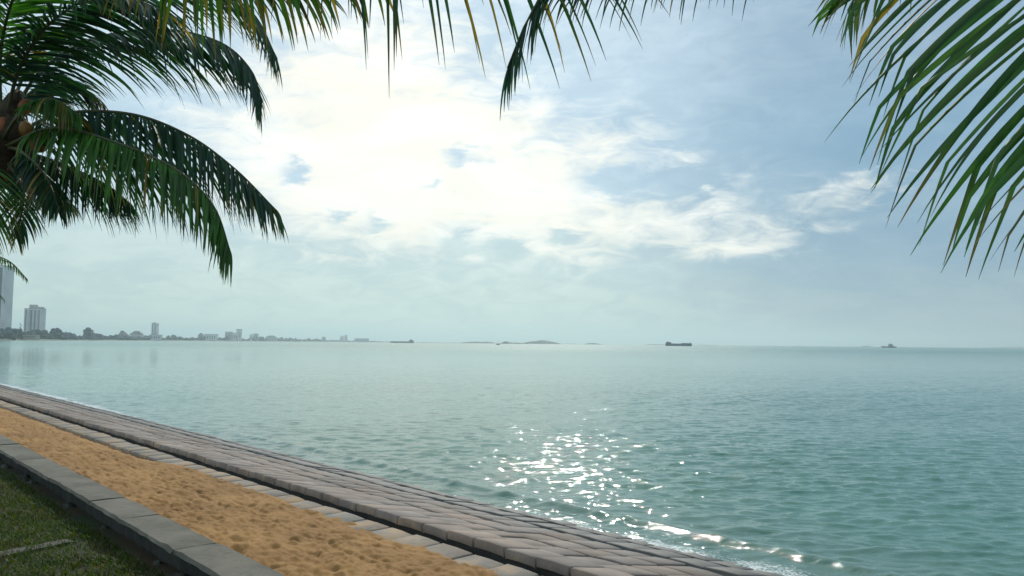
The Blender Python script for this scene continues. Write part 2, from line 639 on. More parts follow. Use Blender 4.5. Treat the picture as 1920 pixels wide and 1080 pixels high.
def blocks():
    rng = random.Random(3)
    V, Fc, Cc = [], [], []

    def block(t0, t1, d0, d1, z0, z1, th, tint):
        # 4 x 3 grid of the upper face, pillowed, with a rounded lip and sides
        b = 0.018
        i0 = len(V)
        ts = (t0, t0 + b, (t0 + t1) / 2, t1 - b, t1)
        ds = (d0, d0 + b, (d0 + d1) / 2, d1 - b, d1)
        tilt = rng.uniform(-0.006, 0.006)
        for i, t in enumerate(ts):
            for j, d in enumerate(ds):
                f = (d - d0) / (d1 - d0)
                z = z0 + (z1 - z0) * f + tilt * ((t - t0) / (t1 - t0) - 0.5) * 2
                ei, ej = i in (0, 4), j in (0, 4)
                if ei or ej: z -= 0.013 if not (ei and ej) else 0.022
                if i == 2: z += 0.005
                V.append(P(t, d, z)); Cc.append(tint)
        for i in range(4):
            for j in range(4):
                a = i0 + i * 5 + j
                Fc.append((a, a + 5, a + 6, a + 1))
        ring = [i0 + j for j in range(5)] + [i0 + i * 5 + 4 for i in range(1, 5)] + [i0 + 20 + j for j in (3, 2, 1, 0)] + [i0 + i * 5 for i in (3, 2, 1)]
        k0 = len(V)
        for r in ring:
            x, y, z = V[r]
            V.append((x, y, z - th)); Cc.append(tuple(c * 0.9 for c in tint))
        n = len(ring)
        for a in range(n):
            c = (a + 1) % n
            Fc.append((ring[a], ring[c], k0 + c, k0 + a))

    def course(d0, d1, z0, z1, th, base, tmax=76.0, L=0.42):
        t = 2.0 + rng.random() * L
        while t < tmax:
            l = L * rng.uniform(0.93, 1.07)
            k = rng.uniform(0.86, 1.12)
            w = rng.uniform(-0.05, 0.05)
            tint = (base[0] * k * (1 + w), base[1] * k, base[2] * k * (1 - w))
            dz_ = rng.uniform(-0.008, 0.008)
            block(t, t + l - 0.024, d0 + rng.uniform(-.006, .006), d1 - 0.028, z0 + dz_, z1 + dz_, th, tint)
            t += l
    return V, Fc, Cc, course


bt = empty('revetment', P(10, 5.5, 0), 'sloping revetment of grey brown paving blocks running down into the sea', 'revetment')
V, Fc, Cc, course = blocks()
grey = (0.272, 0.219, 0.180)
wid = 0.49
for r in range(7):
    d0 = 4.745 + r * wid
    lift = {0: 0.036, 1: 0.006, 2: 0.002, 3: -0.004, 4: 0.004}.get(r, 0.0)
    # each course sits with its upper edge a little proud of the one above, like laid pavers
    course(d0, d0 + wid, rev_z(d0) + 0.010 + lift, rev_z(d0 + wid) + 0.004 + lift, 0.075, grey)
me = pymesh('block_courses', V, Fc, True); vcol(me, Cc)
link('block_courses', me, M['block'], bt)
V, Fc, Cc, course = blocks()
course(4.33, 4.705, H - 1.918, H - 1.910, 0.08, (0.275, 0.24, 0.195), L=0.46)
me = pymesh('lower_course', V, Fc, True); vcol(me, Cc)
link('lower_course', me, M['block'], bt)
ts = np.linspace(-20, 140, 161)
ds = np.array([4.1, 4.42, 4.43, 4.743, 4.755, 7.75, 9.0, 14.0])
T, D = np.meshgrid(ts, ds, indexing='ij')
zz = np.select([D < 4.425, D < 4.75], [H - 2.02 + 0 * D, H - 1.955 + 0 * D], rev_z(D) - 0.035)
X = np.stack([U[0] * T + N[0] * D, U[1] * T + N[1] * D, zz], -1)
link('bedding', gridmesh('bedding', X, False), M['bed'], bt)

# ------------------------------------------------------------------ low wall
wl = empty('low_wall', P(8, 2.25, Z_TURF), 'low stained concrete wall with a grey coping between turf and sand', 'wall')
rng = random.Random(8)


def slab_mesh(name, t0, t1, d0, d1, z0, z1, rough=0.006, step=0.09, bev=0.015, under=0.0):
    """stone slab with slightly broken edges"""
    bm = bmesh.new()
    n = max(2, int((t1 - t0) / step))
    rows = []
    prof = [(d0 + under, z0), (d0, z1 - bev * 1.6), (d0 + bev, z1), ((d0 + d1) / 2, z1 + 0.004), (d1 - bev, z1), (d1, z1 - bev), (d1, z0)]
    for i in range(n + 1):
        t = t0 + (t1 - t0) * i / n
        e = 0.008 if i in (0, n) else 0.0
        rows.append([bm.verts.new(P(t, d + rng.uniform(-rough, rough), z + rng.uniform(-rough, rough) * 0.6 - (e if z > z0 else 0))) for d, z in prof])
    for a, b in zip(rows, rows[1:]):
        for j in range(len(prof)):
            k = (j + 1) % len(prof)
            bm.faces.new((a[j], b[j], b[k], a[k]))
    bm.faces.new(rows[0]); bm.faces.new(list(reversed(rows[-1])))
    bmesh.ops.recalc_face_normals(bm, faces=bm.faces)
    me = bpy.data.meshes.new(name)
    bm.to_mesh(me); bm.free()
    return me


cuts = [-4.0, -2.1, -0.2, 1.6, 3.3, 5.0, 6.62, 8.05, 9.12, 10.9, 12.8, 14.7, 16.6, 18.5, 20.4, 22.3, 24.2, 26.1, 28]
for a, b in zip(cuts, cuts[1:]):
    j = rng.uniform(-0.008, 0.008)
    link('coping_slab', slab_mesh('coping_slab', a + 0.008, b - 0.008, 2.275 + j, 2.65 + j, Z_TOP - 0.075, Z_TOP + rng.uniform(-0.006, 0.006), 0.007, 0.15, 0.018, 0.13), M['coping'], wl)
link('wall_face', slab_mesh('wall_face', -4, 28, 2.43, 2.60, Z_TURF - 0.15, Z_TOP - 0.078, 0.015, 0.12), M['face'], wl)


def lump(c, r, seed, sub=2, amp=0.22, sq=(1, 1, 1)):
    bm = bmesh.new()
    bmesh.ops.create_icosphere(bm, subdivisions=sub, radius=1.0)
    V = np.array([v.co[:] for v in bm.verts])
    Fc = [[v.index for v in f.verts] for f in bm.faces]
    bm.free()
    k = 1 + amp * (perlin(V[:, 0] * 1.7 + seed * 3.1, V[:, 1] * 1.7 + V[:, 2] * 1.3 + seed) * 1.6)
    V = V * k[:, None] * np.array(sq) * r + np.array(c)
    return V, Fc


def join(parts):
    V, Fc, o = [], [], 0
    for v, f in parts:
        V.append(v)
        Fc += [[i + o for i in q] for q in f]
        o += len(v)
    return np.concatenate(V), Fc


t, i = 3.0, 0
while t < 20:
    r = rng.uniform(0.05, 0.11)
    if rng.random() < 0.22:
        v, f = lump((0, 0, 0), r, i, 3, 0.35)
        v = np.array([P(t + q[0] * 1.35, 2.36 + (i % 3 - 1) * 0.025 + q[1] * 0.7, Z_TURF - 0.03 + q[2] * 0.8) for q in v])
        link('footing_stone', pymesh('footing_stone', v, f, True), M['foot'], wl)
    t += r * 2.1
    i += 1

# kerb piece lying in the turf
k0, k1 = on_plane(-160, 1078, Z_TURF), on_plane(132, 1016, Z_TURF)
dirk = (k1 - k0).normalized()
sidek = Vector((-dirk.y, dirk.x, 0))
bm = bmesh.new()
rows = []
for i in range(25):
    f = i / 24
    p = k0.lerp(k1, f)
    w, h = 0.085 * (1 if i < 23 else 0.8), 0.040 * (1 - 0.35 * f)
    if i == 24: h *= 0.7
    j = lambda s: rng.uniform(-s, s)
    rows.append([bm.verts.new(p + sidek * a + Vector((0, 0, b))) for a, b in
                 ((-w + j(.006), -0.06), (-w * 0.95 + j(.006), h * 0.75), (-w * 0.6, h + j(.004)), (w * 0.5, h * 1.05 + j(.004)), (w * 0.95 + j(.006), h * 0.7), (w, -0.06))])
for a, b in zip(rows, rows[1:]):
    for q in range(6):
        bm.faces.new((a[q], b[q], b[(q + 1) % 6], a[(q + 1) % 6]))
bm.faces.new(rows[0]); bm.faces.new(list(reversed(rows[-1])))
bmesh.ops.recalc_face_normals(bm, faces=bm.faces)
me = bpy.data.meshes.new('kerb_stone'); bm.to_mesh(me); bm.free()
ko = recenter(link('kerb_stone', me, M['kerb']))
tag(ko, 'worn grey kerb piece sunk in the dark grass', 'kerb')

# grass on the turf
rng_g = np.random.RandomState(4)
V, Fc, Cc = [], [], []
cnt = 0
while cnt < 34000:
    t = 3.2 + rng_g.rand() ** 1.4 * 13
    d = 2.26 - rng_g.rand() * 3.8
    p = P(t, d, 0)
    if p[1] < 3.2 or p[0] / p[1] < -0.78: continue
    dens = fbm(np.array([t * 0.9]), np.array([d * 0.9]), 3)[0]
    if dens < -0.45 + rng_g.rand() * 0.45: continue
    cnt += 1
    z = z_turf(np.array([t]), np.array([d]))[0]
    a, l = rng_g.rand() * 6.28, 0.035 + rng_g.rand() * 0.055
    w = 0.0045
    lean = l * (0.2 + rng_g.rand() * 0.9)
    cx, cy = math.cos(a), math.sin(a)
    b0 = np.array([p[0], p[1], z - 0.004])
    sd = np.array([-cy, cx, 0]) * w
    m1 = b0 + np.array([cx * lean * 0.35, cy * lean * 0.35, l * 0.6])
    e1 = b0 + np.array([cx * lean, cy * lean, l * 0.85])
    i0 = len(V)
    V += [b0 - sd, b0 + sd, m1 + sd * 0.8, m1 - sd * 0.8, e1]
    Fc += [(i0, i0 + 1, i0 + 2, i0 + 3), (i0 + 3, i0 + 2, i0 + 4)]
    k = rng_g.rand()
    c = np.array([0.042, 0.076, 0.002]) * (0.6 + 0.8 * k) if rng_g.rand() < 0.8 else np.array([0.095, 0.080, 0.005]) * (0.6 + 0.6 * k)
    Cc += [c] * 5
me = pymesh('grass', V, Fc); vcol(me, Cc)
go = recenter(link('grass', me, M['grass']))
tag(go, 'short patchy green grass growing on brown soil', 'grass', kind='stuff')


# ------------------------------------------------------------------ palms
def catmull(pts, n):
    pts = [Vector(p) for p in pts]
    pts = [pts[0] * 2 - pts[1]] + pts + [pts[-1] * 2 - pts[-2]]
    out = []
    segs = len(pts) - 3
    for i in range(n + 1):
        u = i / n * segs
        k = min(int(u), segs - 1)
        f = u - k
        a, b, c, d = pts[k:k + 4]
        out.append(0.5 * ((2 * b) + (c - a) * f + (2 * a - 5 * b + 4 * c - d) * f * f + (3 * b - a - 3 * c + d) * f ** 3))
    # even spacing
    L = [0.0]
    for a, b in zip(out, out[1:]):
        L.append(L[-1] + (b - a).length)
    res = []
    k = 0
    for i in range(n + 1):
        s = L[-1] * i / n
        while k < n - 1 and L[k + 1] < s: k += 1
        f = (s - L[k]) / max(1e-9, L[k + 1] - L[k])
        res.append(out[k].lerp(out[k + 1], min(1, max(0, f))))
    return res, L[-1]


def tube(pts, radii, sides=8):
    V, Fc = [], []
    ref = Vector((0.31, 0.17, 0.93))
    for i, p in enumerate(pts):
        tg = (pts[min(i + 1, len(pts) - 1)] - pts[max(i - 1, 0)]).normalized()
        a = tg.cross(ref)
        if a.length < 1e-3: a = tg.cross(Vector((1, 0, 0)))
        a.normalize(); b = tg.cross(a)
        for k in range(sides):
            q = 2 * math.pi * k / sides
            V.append(p + (a * math.cos(q) + b * math.sin(q)) * radii[i])
    for i in range(len(pts) - 1):
        for k in range(sides):
            a, b = i * sides + k, i * sides + (k + 1) % sides
            Fc.append((a, b, b + sides, a + sides))
    Fc.append(tuple(range(sides - 1, -1, -1)))
    Fc.append(tuple(range((len(pts) - 1) * sides, len(pts) * sides)))
    return V, Fc


GREEN = ((0.020, 0.075, 0.022), (0.030, 0.100, 0.018), (0.045, 0.125, 0.020))


def frond(parent, pts, seed, power=1.0, yband=(2, 2), aim=None, leaf=0.75, n=70, a0=62, a1=28, droop=0.5, width=0.036, normal=(0, 0, 1), vee=12,
          kink=0.0, green=GREEN, yellow=0.06, brown=0.35, start=0.14, sides=(-1, 1), radius=0.022, tipf=0.45, segs=8, jit=1.0, label=None, back=0.75):
    rg = random.Random(seed)
    rp, L = catmull(pts, 48)
    V, Fc = tube(rp, [radius * (1 - 0.82 * i / 48) + 0.002 for i in range(49)], 6)
    me = pymesh('frond', V, Fc, True)
    fo = link('frond', me, M['rachis'], parent)
    if label: fo['label'] = label
    V, Fc, Cc = [], [], []
    nrm = Vector(normal).normalized()
    for k in range(n):
        for side in sides:
            s = start + (1 - start) * max(0.0, (k + rg.uniform(-0.35, 0.35) * jit + 0.5) / n) ** power
            s = min(0.997, max(0.02, s))
            x = s * 48
            i = min(47, int(x))
            p = rp[i].lerp(rp[i + 1], x - i)
            tg = (rp[min(48, i + 2)] - rp[max(0, i - 1)]).normalized()
            sd = tg.cross(nrm)
            if sd.length < 0.05: sd = Vector((1, 0, 0))
            sd.normalize()
            up = sd.cross(tg).normalized()
            q = (s - start) / (1 - start)
            prof = (0.55 + 0.45 * math.sin(min(1, q / 0.45) * math.pi / 2)) if q < 0.45 else 1 - (1 - tipf) * ((q - 0.45) / 0.55) ** 1.5
            l = leaf * prof * rg.uniform(0.86, 1.08)
            if side > 0 and len(sides) == 2: l *= back + (1 - back) * rg.random()
            ang = math.radians(a0 + (a1 - a0) * q + rg.uniform(-5, 5) * jit)
            ve = math.radians(vee + rg.uniform(-10, 10) * jit)
            v = tg * math.cos(ang) + (sd * side * math.cos(ve) + up * math.sin(ve)) * math.sin(ang)
            v.normalize()
            if aim and side < 0:
                v = (Vector(aim[0]).lerp(Vector(aim[1]), q) + Vector((rg.gauss(0, .05), rg.gauss(0, .05), rg.gauss(0, .05)))).normalized()
            wa = (tg - v * tg.dot(v))
            if wa.length < 1e-3: wa = up
            wa.normalize()
            rot = Matrix.Rotation(math.radians(rg.uniform(-38, 38)), 3, v)
            wa = rot @ wa
            w = width * (0.75 + 0.25 * prof) * rg.uniform(0.8, 1.15)
            dr = droop * rg.uniform(0.7, 1.35)
            kk = rg.uniform(0.5, 0.8) if rg.random() < kink else 9
            gcol = green[rg.randrange(len(green))]
            kv = rg.uniform(0.7, 1.25)
            gcol = tuple(c * kv for c in gcol)
            if rg.random() < (0.8 if yband[0] < q < yband[1] else yellow): gcol = (0.24 * kv, 0.16 * kv, 0.025)
            tipc = (0.17, 0.105, 0.035) if rg.random() < brown else gcol
            i0 = len(V)
            ds = l / segs
            for m_ in range(segs + 1):
                f = m_ / segs
                ww = w * (0.45 + 0.55 * min(1, f / 0.18)) * (1 - max(0, (f - 0.25) / 0.75) ** 1.6) * 0.5 + 0.0008
                fold = v.cross(wa) * ww * 0.45
                V += [p - wa * ww + fold, p.copy(), p + wa * ww + fold]
                ff = max(0, (f - 0.62) / 0.38)
                c = tuple(a + (b - a) * ff for a, b in zip(gcol, tipc))
                Cc += [c, tuple(z * 1.25 for z in c), c]
                if m_ < segs:
                    g = dr * (0.25 + 1.1 * f) * (8.0 / segs) * 0.28
                    if f > kk: g += 0.9; kk = 9
                    v = (v + Vector((rg.uniform(-.02, .02), rg.uniform(-.02, .02), -g))).normalized()
                    wa = wa - v * wa.dot(v)
                    wa.normalize()
                    p = p + v * ds
            for m_ in range(segs):
                a = i0 + m_ * 3
                Fc += [(a, a + 1, a + 4, a + 3), (a + 1, a + 2, a + 5, a + 4)]
    me = pymesh('leaflets', V, Fc, True); vcol(me, Cc)
    link('leaflets', me, M['leaf'], fo)
    return fo


def trunk(parent, pts, r0, r1):
    rp, L = catmull(pts, 60)
    rad = []
    for i in range(61):
        f = i / 60
        rad.append((r0 + (r1 - r0) * f) * (1 + 0.035 * math.sin(i * 2.4)) + 0.10 * max(0, 1 - f * 9) ** 2)
    V, Fc = tube(rp, rad, 14)
    return link('trunk', pymesh('trunk', V, Fc, True), M['trunk'], parent)


def nut(parent, c, r, mat, seed, tilt=0.0):
    v, f = lump((0, 0, 0), r, seed, 3, 0.05, (0.92, 0.92, 1.18))
    v[:, 2] += -0.06 * r * np.abs(v[:, 0] / r)
    v = v @ np.array(Matrix.Rotation(tilt, 3, 'Y').transposed()) + np.array(c)
    return link('coconut', pymesh('coconut', v, f, True), mat, parent)


# left palm: its crown hangs into the left edge of the picture
lp_c = at(5, 275, 9.0)
base = Vector(P(lp_c.x * U[0] + lp_c.y * U[1] + 0.9, 0.75, Z_TURF - 0.05))
lp = empty('coconut_palm', base, 'coconut palm with orange nuts, its crown at the left edge of the photo', 'palm tree')
trunk(lp, [base, base.lerp(lp_c, 0.4) + Vector((-0.42, 0, -0.05)), base.lerp(lp_c, 0.75) + Vector((-0.33, 0, 0)), lp_c + Vector((-0.12, 0, 0.0)), lp_c + Vector((0.05, 0, 0.35))], 0.16, 0.12)
a = lambda *q: at(*q)
DARK = ((0.010, 0.055, 0.040), (0.014, 0.065, 0.030), (0.020, 0.075, 0.022))
MID = ((0.028, 0.115, 0.010), (0.040, 0.140, 0.012), (0.050, 0.165, 0.014))
# long frond arching to the right, and the greener one under it
frond(lp, [a(10, 262, 9.0), a(110, 215, 8.8), a(240, 213, 8.6), a(350, 252, 8.5), a(440, 316, 8.4), a(520, 396, 8.4)], 1, leaf=1.15, n=138, droop=0.55, a0=66, a1=30, green=DARK, start=0.12, tipf=0.30, vee=-42, brown=.15, yellow=.02, width=0.030, kink=0.14, jit=1.3)
frond(lp, [a(10, 275, 8.8), a(100, 240, 8.4), a(220, 268, 8.1), a(330, 318, 7.9), a(400, 385, 7.8), a(434, 478, 7.8)], 2, leaf=1.02, n=130, droop=0.6, a0=66, a1=26, green=MID, start=0.12, tipf=0.34, vee=-45, brown=.25, yellow=.03, width=0.032, kink=0.14, jit=1.3)
# upper frond
frond(lp, [a(10, 250, 9.0), a(70, 140, 9.1), a(170, 75, 9.1), a(300, 55, 9.0), a(410, 78, 8.9), a(470, 130, 8.8), a(492, 192, 8.8)], 3, leaf=1.12, n=122, droop=0.42, a0=64, a1=26, green=DARK, start=0.14, tipf=0.36, vee=-40, brown=.1, yellow=.01, width=0.032, kink=0.14, jit=1.3)
frond(lp, [a(10, 250, 9.1), a(50, 130, 9.4), a(130, 40, 9.7), a(240, -20, 9.9), a(370, -30, 10.0), a(470, 20, 10.0), a(520, 110, 10.0)], 4, leaf=1.05, n=115, droop=0.4, a0=62, a1=28, green=DARK, start=0.16, tipf=0.4, vee=-30, brown=.1, yellow=.01, width=0.032, kink=0.14, jit=1.3)
frond(lp, [a(5, 250, 9.0), a(40, 120, 8.7), a(110, 30, 8.4), a(210, -10, 8.2), a(320, 25, 8.0)], 5, leaf=1.0, n=105, droop=0.45, green=DARK, start=0.18, vee=-28, brown=.1, yellow=.02, width=0.033, kink=0.14, jit=1.3)
# lower fronds
frond(lp, [a(10, 290, 9.0), a(70, 292, 8.9), a(150, 322, 8.8), a(205, 350, 8.7), a(247, 384, 8.6)], 6, leaf=0.8, n=88, droop=0.5, green=DARK, start=0.16, tipf=0.3, vee=-40, brown=.1, yellow=.0, width=0.030, kink=0.14, jit=1.3)
frond(lp, [a(5, 300, 9.1), a(40, 310, 9.6), a(90, 345, 10.1), a(130, 380, 10.4)], 7, leaf=0.75, n=55, droop=0.5, green=DARK, start=0.2, vee=-30, brown=.1, width=0.029, kink=0.14, jit=1.3)
frond(lp, [a(0, 300, 9.1), a(-30, 310, 8.7), a(-45, 350, 8.3), a(-50, 420, 8.1)], 8, leaf=0.85, n=70, droop=0.5, green=MID, start=0.2, vee=-15, width=0.029, kink=0.14, jit=1.3)
frond(lp, [a(5, 295, 9.0), a(28, 325, 8.8), a(45, 365, 8.7), a(30, 448, 8.6)], 9, leaf=0.42, n=32, droop=0.6, green=DARK, start=0.35, vee=-20, tipf=.5, width=0.029, kink=0.14, jit=1.3)
# fronds rising out of the picture and to the left
frond(lp, [a(5, 250, 9.0), a(0, 120, 8.9), a(20, 10, 8.6), a(70, -90, 8.2), a(150, -140, 7.9)], 10, leaf=0.95, n=100, droop=0.4, green=MID, start=0.18, vee=-20, width=0.032, kink=0.14, jit=1.3)
frond(lp, [a(0, 250, 9.1), a(-40, 100, 9.4), a(-30, -60, 9.8), a(60, -150, 10.2)], 11, leaf=0.95, n=88, droop=0.4, green=DARK, start=0.18, vee=-20, width=0.032, kink=0.14, jit=1.3)
frond(lp, [a(0, 255, 9.0), a(-120, 170, 8.8), a(-260, 150, 8.5), a(-400, 230, 8.3), a(-470, 330, 8.2)], 12, leaf=0.7, n=75, droop=1.2, green=DARK, start=0.16, width=0.029, kink=0.14, jit=1.3)
frond(lp, [a(0, 265, 9.1), a(-90, 230, 9.6), a(-220, 260, 10.1), a(-330, 370, 10.4)], 13, leaf=0.7, n=70, droop=1.2, green=DARK, start=0.16, width=0.029, kink=0.14, jit=1.3)
frond(lp, [a(5, 250, 9.3), a(55, 175, 9.7), a(120, 150, 10.0), a(185, 185, 10.1)], 14, leaf=0.85, n=75, droop=0.5, green=DARK, start=0.2, vee=-30, width=0.032, kink=0.14, jit=1.3)
frond(lp, [a(5, 262, 8.8), a(45, 205, 8.5), a(95, 185, 8.3), a(150, 215, 8.2)], 15, leaf=0.62, n=58, droop=0.5, green=MID, start=0.4, vee=-35, width=0.032, kink=0.14, jit=1.3)
frond(lp, [a(5, 275, 8.9), a(40, 285, 8.6), a(85, 330, 8.4), a(110, 390, 8.3)], 16, leaf=0.50, n=50, droop=0.5, green=DARK, start=0.35, vee=-30, width=0.032, kink=0.14, jit=1.3)
# heart of the crown: fibrous sheaths, nuts
parts = []
for i, (px, py, dp, r, sq) in enumerate(((2, 300, 9.0, 0.21, (1, 1, 1.7)), (18, 262, 8.95, 0.20, (1.1, 1, 1.3)), (38, 322, 8.95, 0.10, (1.3, 1, 1)), (28, 215, 9.0, 0.17, (.8, .8, 1.6)), (52, 300, 8.9, 0.09, (1.2, 1, 1.2)))):
    c = at(px, py, dp)
    parts.append(lump(c, r, 40 + i, 2, 0.35, sq))
v, f = join(parts)
link('leaf_sheath', pymesh('leaf_sheath', v, f, True), M['fibre'], lp)
for i, (px, py, dp, r, mt, ti) in enumerate(((6, 240, 8.86, 0.105, 'nut', 0.2), (50, 243, 8.78, 0.085, 'nutg', -0.3), (76, 266, 8.72, 0.105, 'nut', 0.3), (48, 200, 8.9, 0.08, 'nut', 0.5), (-25, 262, 8.72, 0.125, 'nut', 0.4))):
    nut(lp, at(px, py, dp), r, M[mt], i, ti)
    rp, L = catmull([at(15, 225, 8.95), at(px * 0.6 + 8, py - 30, dp + 0.1), at(px, py - r * 140, dp)], 8)
    vv, ff = tube(rp, [0.014] * 9, 6)
    link('nut_stalk', pymesh('nut_stalk', vv, ff, True), M['rachis'], lp)

# near palm on the left, out of the picture: its fronds hang in along the top edge
np_base = Vector((-3.55, 3.75, Z_TURF - 0.05))
np_c = Vector((-3.15, 3.7, H + 3.05))
npalm = empty('coconut_palm', np_base, 'near coconut palm whose yellow-tipped leaflets hang from the top edge, left of centre', 'palm tree')
trunk(npalm, [np_base, np_base.lerp(np_c, 0.5) + Vector((-0.12, 0, 0)), np_c, np_c + Vector((0.05, 0, 0.3))], 0.15, 0.11)
YEL = ((0.024, 0.085, 0.012), (0.034, 0.095, 0.012), (0.016, 0.066, 0.022), (0.075, 0.088, 0.014))
frond(npalm, [np_c, a(120, -330, 4.0), a(330, -180, 4.3), a(520, -110, 4.5), a(600, -110, 4.6), a(690, -90, 4.7)], 21, jit=1.9, leaf=0.72, n=40, a0=84, a1=50, droop=0.5, green=YEL, yellow=0.1, brown=0.7, start=0.2, vee=-66, width=0.036, tipf=.62, kink=.1)
frond(npalm, [np_c, a(150, -260, 4.4), a(300, -120, 5.0), a(420, -60, 5.5), a(520, -40, 5.8), a(600, -20, 6.0)], 22, leaf=0.70, n=40, a0=84, a1=40, droop=0.5, green=YEL, yellow=0.08, brown=0.6, start=0.3, vee=-50, width=0.034, tipf=.55)
frond(npalm, [np_c, a(200, -420, 3.8), a(480, -330, 3.9), a(720, -215, 4.0), a(900, -165, 4.1), a(1060, -165, 4.2)], 23, leaf=1.02, n=38, a0=88, a1=50, droop=0.35, green=DARK, yellow=0.05, brown=0.4, start=0.3, vee=-68, width=0.024, tipf=.9, jit=1.9)
frond(npalm, [np_c, Vector((-4.0, 3.0, H + 3.6)), Vector((-5.0, 2.4, H + 3.4)), Vector((-5.8, 2.0, H + 2.5))], 24, leaf=0.7, n=50, droop=1.0)
frond(npalm, [np_c, Vector((-2.6, 2.8, H + 3.9)), Vector((-2.2, 1.6, H + 4.0)), Vector((-2.0, 0.6, H + 3.4))], 25, leaf=0.7, n=50, droop=1.0)
frond(npalm, [np_c, Vector((-3.7, 4.6, H + 4.0)), Vector((-4.6, 5.6, H + 4.2)), Vector((-5.6, 6.2, H + 3.6))], 26, leaf=0.7, n=50, droop=1.0)

# right palm beside the camera, out of the picture: fronds reach in at top centre and top right
rp_base = Vector((1.75, -0.75, Z_TURF - 0.05))
rp_c = Vector((2.35, 0.2, H + 2.75))
rpalm = empty('coconut_palm', rp_base, 'near coconut palm with one dark frond tip hanging down at the top centre', 'palm tree')
trunk(rpalm, [rp_base, rp_base.lerp(rp_c, 0.5) + Vector((-0.15, -0.1, 0)), rp_c, rp_c + Vector((0.05, 0.05, 0.3))], 0.15, 0.11)
RG = ((0.030, 0.105, 0.014), (0.040, 0.130, 0.016), (0.022, 0.085, 0.016), (0.055, 0.14, 0.016))
frond(rpalm, [rp_c, a(2010, -560, 2.4), a(1890, -330, 3.4), a(1790, -190, 4.0), a(1700, -110, 4.3), a(1630, -50, 4.4), a(1590, 20, 4.4)], 32, leaf=0.75, n=70, a0=60, a1=25, droop=0.8,
      width=0.022, vee=-40, kink=0.3, green=RG, yellow=0.02, brown=0.35, start=0.3, tipf=0.45, segs=10)
# frond along the top edge, its tip hanging at top centre
frond(rpalm, [rp_c, a(1900, -560, 3.0), a(1560, -230, 3.6), a(1250, -100, 4.0), a(1060, -50, 4.2), a(996, 25, 4.2), a(952, 128, 4.2)], 33, power=0.62, leaf=0.58, n=74, a0=80, a1=14, droop=0.9,
      width=0.015, vee=-62, kink=0.25, green=DARK, yellow=0.02, brown=0.25, start=0.25, tipf=0.5, jit=1.8)
frond(rpalm, [rp_c, Vector((3.2, -0.4, H + 3.4)), Vector((4.2, -1.0, H + 3.2)), Vector((4.9, -1.4, H + 2.3))], 34, leaf=0.8, n=50, droop=0.9)
frond(rpalm, [rp_c, Vector((2.0, -0.8, H + 3.5)), Vector((1.4, -1.8, H + 3.4)), Vector((1.0, -2.6, H + 2.6))], 35, leaf=0.8, n=50, droop=0.9)
frond(rpalm, [rp_c, Vector((3.1, 0.8, H + 3.3)), Vector((4.3, 1.6, H + 3.1)), Vector((5.3, 2.2, H + 2.1))], 36, leaf=0.8, n=50, droop=0.9)

# young low palm beside the camera, out of the picture: one long rising frond fills the top right corner
yp_base = Vector((2.0, -0.75, Z_TURF - 0.05))
yp_c = Vector((2.15, -0.35, H + 0.15))
yp = empty('coconut_palm', yp_base, 'young coconut palm whose broad yellow-tinged leaflets fan out over the top right corner', 'palm tree')
trunk(yp, [yp_base, yp_base.lerp(yp_c, 0.5) + Vector((-0.06, 0, 0)), yp_c, yp_c + Vector((0, 0.05, 0.2))], 0.16, 0.12)
frond(yp, [yp_c, Vector((2.0, 1.0, H + 0.62)), a(2270, 230, 2.2), a(2090, 150, 2.8), a(1965, 5, 3.15), a(1850, -95, 3.45), a(1750, -130, 3.7), a(1670, -90, 3.85), a(1625, -20, 3.9)], 31, leaf=1.06, n=64, a0=100, a1=70, droop=0.26, aim=((-0.70, 0.1, -0.70), (-0.80, 0.15, -0.50)), yband=(0.06, 0.12),
      width=0.036, normal=(-0.42, -0.67, 0.42), vee=2, kink=0.65, green=RG, yellow=0.05, brown=0.3, start=0.58, tipf=0.34, segs=12, radius=.026)
frond(yp, [yp_c, Vector((2.9, 0.1, H + 1.3)), Vector((3.7, 0.4, H + 1.6)), Vector((4.5, 0.7, H + 1.1))], 37, leaf=0.9, n=50, droop=0.6)
frond(yp, [yp_c, Vector((2.4, -1.2, H + 1.4)), Vector((2.7, -2.2, H + 1.8)), Vector((3.0, -3.2, H + 1.3))], 38, leaf=0.9, n=50, droop=0.6)
frond(yp, [yp_c, Vector((1.6, -1.0, H + 1.3)), Vector((1.1, -1.9, H + 1.6)), Vector((0.6, -2.8, H + 1.0))], 39, leaf=0.9, n=50, droop=0.6)

# further palm on the left: only frond tips show at the edge
fp_c = at(-170, 505, 24)
fp_b = Vector((fp_c.x - 0.6, fp_c.y + 0.2, Z_TURF - 0.1))
fp = empty('coconut_palm', fp_b, 'distant coconut palm with only green frond tips showing beside the tall tower', 'palm tree')
trunk(fp, [fp_b, fp_b.lerp(fp_c, 0.5) + Vector((-0.2, 0, 0)), fp_c], 0.16, 0.12)
frond(fp, [fp_c, a(-110, 478, 24), a(-40, 474, 24), a(15, 488, 24), a(52, 524, 24)], 41, leaf=0.55, n=56, droop=1.5, green=MID, vee=-20, tipf=.35)
frond(fp, [fp_c, a(-120, 515, 23.5), a(-60, 525, 23), a(-15, 540, 23), a(8, 562, 23)], 42, leaf=0.45, n=44, droop=1.3, green=MID, vee=-15, tipf=.35)
frond(fp, [fp_c, a(-230, 470, 24), a(-290, 490, 24), a(-330, 540, 24)], 43, leaf=0.6, n=40, droop=1.2)
frond(fp, [fp_c, a(-180, 440, 24.5), a(-200, 410, 25), a(-250, 405, 25)], 44, leaf=0.6, n=40, droop=1.0)


# ------------------------------------------------------------------ the far shore
def shore_y(px):
    """distance of the far shore at picture column px"""
    xs = [-700, -200, 0, 100, 230, 400, 550, 700, 800]
    ds_ = [420, 800, 1000, 1250, 1700, 2500, 3300, 4200, 4600]
    return float(np.interp(px, xs, ds_))


